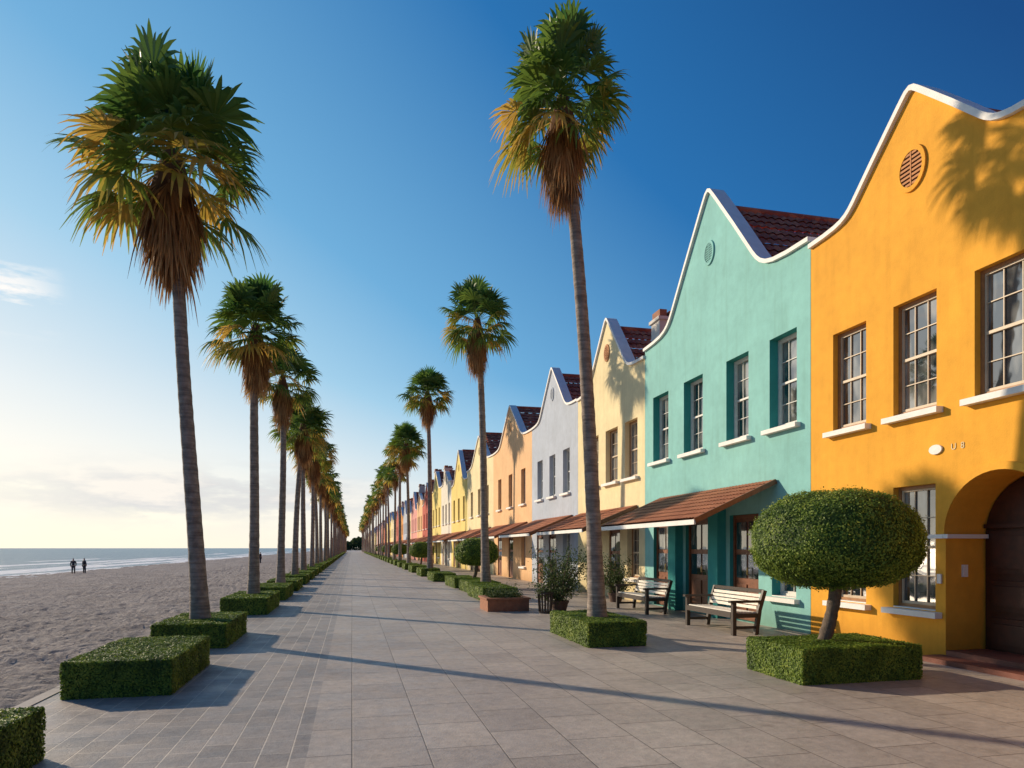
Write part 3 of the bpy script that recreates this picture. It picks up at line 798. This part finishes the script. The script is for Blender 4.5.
house(25.16, 32.1, 7.35, 9.45, P_blue, 'blue grey house with bell gable',
    [(26.2,27.1,3.9,5.7),(28.2,29.1,3.9,5.7),(30.2,31.1,3.9,5.7)],
    [(26.2,27.1,.7,2.3)], [(28.1,29.2,2.3),(30.1,31.2,2.3)], aw=(25.8,31.4,2.95,2.24,6.75), fm=M_winwhite)
house(32.1, 41.4, 7.35, 9.45, P_peach, 'peach orange house with bell gable',
    [(33.4,34.3,3.9,5.7),(36.3,37.2,3.9,5.7),(39.1,40,3.9,5.7)],
    [(33.4,34.3,.7,2.3)], [(36.1,37.2,2.3),(39,40.1,2.3)], det=1, aw=(33,40.6,2.95,2.24,6.85), chim=[(9.8,41.0,8.8,.32)], rr_=.97)
y = 41.4
seq = [(P_cream,'cream',9.8,9.3),(P_lem,'lemon yellow',8.6,9.6),(P_white,'pale ivory',7.0,8.7),(P_lem,'lemon yellow',8.0,9.5),(P_red,'brick red',10.4,9.2),(P_peach,'peach',7.2,8.6),(P_pink,'pink',9.6,9.5),(P_cream,'cream',7.6,8.9),(P_blue,'blue grey',8.2,9.4),(P_orange,'orange',9.4,8.8),(P_red,'brick red',9.8,9.5),(P_white,'pale ivory',8.8,8.8)]
i = 0
while y < 420:
    m, nm, w, pk = seq[i % len(seq)]; ev = R.uniform(6.7, 7.6)
    c1, c2, c3 = y+w*.2, y+w*.5, y+w*.8
    near = y < 95
    ups = [(c-.45, c+.45, 3.9, 5.7) for c in (c1, c2, c3)] if y < 200 else []
    lows = [(c1-.45, c1+.45, .7, 2.3)] if near else []
    drs = [(c2-.5, c2+.5, 2.3), (c3-.5, c3+.5, 2.3)] if near else []
    house(y, y+w, ev, pk, m, nm+' plastered house with curved gable', ups, lows, drs, det=1 if near else 0, aw=(y+.7, y+w-.7, 2.95, 2.24, R.uniform(6.7, 7.2)) if y < 220 else None, chim=[(R.uniform(9.0, 9.6), y+w*.93, R.uniform(8.9, 9.9), .38)] if (R.random() < .75 or i == 0) else None, rr_=R.uniform(.95, 1.15))
    y += w; i += 1

mb = MB(); rr = random.Random(5)
for _ in range(9000):
    x = rr.uniform(-14, 60); hgt = 7+4*noise.noise((x*.12, 0, 0))+2*noise.noise((x*.5, 3, 0))
    p = Vector((x, 470+rr.uniform(0, 10), rr.uniform(0, 1)**.7*hgt)); leaf(mb, p, Vector((0,-1,.4)), .7, rr, rr.uniform(0,.7))
put('distant_trees', mb.mesh('distant_trees', [M_shrub]), kind='stuff')

# ------------------------------------------------------------ light
EL = math.radians(22); AZ = Vector((-1, 1, 0)).normalized()
sd = bpy.data.lights.new('sun', 'SUN'); sd.energy = 5.0; sd.angle = math.radians(.8); sd.color = (1, .82, .60)
so = bpy.data.objects.new('sun', sd); COL.objects.link(so)
S = Vector((AZ.x*math.cos(EL), AZ.y*math.cos(EL), math.sin(EL)))
so.rotation_euler = S.to_track_quat('Z', 'Y').to_euler(); so.location = (-20, 20, 20)
w = bpy.data.worlds.new('World'); scene.world = w; w.use_nodes = True; nt = w.node_tree
bg = nt.nodes['Background']; bg.inputs[1].default_value = .11
sky = nt.nodes.new('ShaderNodeTexSky'); sky.sky_type = 'NISHITA'; sky.sun_disc = False
sky.sun_elevation = EL; sky.sun_rotation = math.radians(-45); sky.air_density = 1.0; sky.dust_density = .6; sky.ozone_density = 3.0
tc = nt.nodes.new('ShaderNodeTexCoord'); G = tc.outputs['Generated']
nrm = nt.nodes.new('ShaderNodeVectorMath'); nrm.operation = 'NORMALIZE'; L(nt, G, nrm.inputs[0]); G = nrm.outputs[0]
sx = nt.nodes.new('ShaderNodeSeparateXYZ'); L(nt, G, sx.inputs[0])
fl = nt.nodes.new('ShaderNodeVectorMath'); fl.operation = 'MULTIPLY'; L(nt, G, fl.inputs[0]); fl.inputs[1].default_value = (1,1,0)
fn = nt.nodes.new('ShaderNodeVectorMath'); fn.operation = 'NORMALIZE'; L(nt, fl.outputs[0], fn.inputs[0])
dt = nt.nodes.new('ShaderNodeVectorMath'); dt.operation = 'DOT_PRODUCT'; L(nt, fn.outputs[0], dt.inputs[0]); dt.inputs[1].default_value = AZ
def M(op, a, b, c=None):
    n = nt.nodes.new('ShaderNodeMath'); n.operation = op
    for i, s in enumerate((a, b) if c is None else (a, b, c)):
        if hasattr(s, 'links'): L(nt, s, n.inputs[i])
        else: n.inputs[i].default_value = s
    return n.outputs[0]
zz = M('MAXIMUM', sx.outputs[2], 0.0)
one_s = M('SUBTRACT', 1.0, dt.outputs['Value'])
k_ = M('MINIMUM', M('MULTIPLY_ADD', zz, 1.6, .38), .76)
t_ = M('ADD', zz, M('MULTIPLY', one_s, k_))
t_ = M('DIVIDE', t_, 1.5)
rp = nt.nodes.new('ShaderNodeValToRGB'); L(nt, t_, rp.inputs[0]); el = rp.color_ramp.elements
stops = [(.03,(1.0,.94,.78)),(.10,(1.0,.94,.83)),(.165,(.80,.85,.85)),(.29,(.36,.62,.81)),(.40,(.15,.42,.70)),(.64,(.013,.16,.44)),(.90,(.003,.065,.235))]
el[0].position = stops[0][0]; el[0].color = (*stops[0][1], 1); el[1].position = stops[-1][0]; el[1].color = (*stops[-1][1], 1)
for p_, c_ in stops[1:-1]:
    e_ = el.new(p_); e_.color = (*c_, 1)
grad = nt.nodes.new('ShaderNodeVectorMath'); grad.operation = 'SCALE'; L(nt, rp.outputs[0], grad.inputs[0]); grad.inputs['Scale'].default_value = 9.6
base = mixrgb(nt, .88, sky.outputs[0], grad.outputs[0])
mp = nt.nodes.new('ShaderNodeMapping'); mp.inputs['Scale'].default_value = (3.2, 3.2, 13); mp.inputs['Location'].default_value = (.3, .2, .35); L(nt, G, mp.inputs[0])
cn = noise_n(nt, mp.outputs[0], 1.7, 9, .60)
cl = ramp(nt, cn, .40, (0,0,0), .52, (1,1,1))
mk = nt.nodes.new('ShaderNodeValToRGB'); L(nt, sx.outputs[2], mk.inputs[0])
mk.color_ramp.elements[0].position = 0.0; mk.color_ramp.elements[0].color = (.0,.0,.0,1)
mk.color_ramp.elements[1].position = .13; mk.color_ramp.elements[1].color = (0,0,0,1)
for p_, v_ in ((.035,.25),(.055,.95),(.085,.9),(.105,.3)):
    e_ = mk.color_ramp.elements.new(p_); e_.color = (v_,v_,v_,1)
# the bank lies a little to the landward side of the sun
sunside = nt.nodes.new('ShaderNodeValToRGB'); L(nt, dt.outputs['Value'], sunside.inputs[0])
sunside.color_ramp.elements[0].position = .62; sunside.color_ramp.elements[0].color = (0,0,0,1)
sunside.color_ramp.elements[1].position = .94; sunside.color_ramp.elements[1].color = (.35,.35,.35,1)
for p_, v_ in ((.76,1.0),(.87,1.0)):
    e_ = sunside.color_ramp.elements.new(p_); e_.color = (v_,v_,v_,1)
fac = mixrgb(nt, 1, cl, mk.outputs[0], 'MULTIPLY'); fac = mixrgb(nt, 1, fac, sunside.outputs[0], 'MULTIPLY')
ccol = ramp(nt, cn, .44, (.58,.62,.68), .62, (1.0,.94,.86))
cs = nt.nodes.new('ShaderNodeVectorMath'); cs.operation = 'SCALE'; L(nt, ccol, cs.inputs[0]); cs.inputs['Scale'].default_value = 9.0
low = mixrgb(nt, fac, base, cs.outputs[0])
mpw = nt.nodes.new('ShaderNodeMapping'); mpw.inputs['Scale'].default_value = (6, 6, 26); mpw.inputs['Location'].default_value = (2.1, .4, .7); L(nt, G, mpw.inputs[0])
wn = noise_n(nt, mpw.outputs[0], 1.3, 7, .6); wl = ramp(nt, wn, .50, (0,0,0), .60, (1,1,1))
mw = nt.nodes.new('ShaderNodeValToRGB'); L(nt, sx.outputs[2], mw.inputs[0])
mw.color_ramp.elements[0].position = .24; mw.color_ramp.elements[0].color = (0,0,0,1)
mw.color_ramp.elements[1].position = .34; mw.color_ramp.elements[1].color = (0,0,0,1)
e_ = mw.color_ramp.elements.new(.29); e_.color = (1,1,1,1)
ws = ramp(nt, dt.outputs['Value'], .905, (0,0,0), .925, (1,1,1))
fw = mixrgb(nt, 1, wl, mw.outputs[0], 'MULTIPLY'); fw = mixrgb(nt, 1, fw, ws, 'MULTIPLY')
L(nt, mixrgb(nt, fw, low, (9.6, 9.2, 8.8)), bg.inputs[0])

# ------------------------------------------------------------ camera
cd = bpy.data.cameras.new('camera'); cd.lens = 24; cd.sensor_width = 36; cd.shift_y = .160; cd.clip_end = 12000
co = bpy.data.objects.new('camera', cd); COL.objects.link(co)
co.location = (0, 0, 1.65); co.rotation_euler = (math.radians(90), 0, -math.atan(160/683.0))
scene.camera = co
scene.view_settings.view_transform = 'Standard'; scene.view_settings.look = 'None'; scene.view_settings.exposure = 0
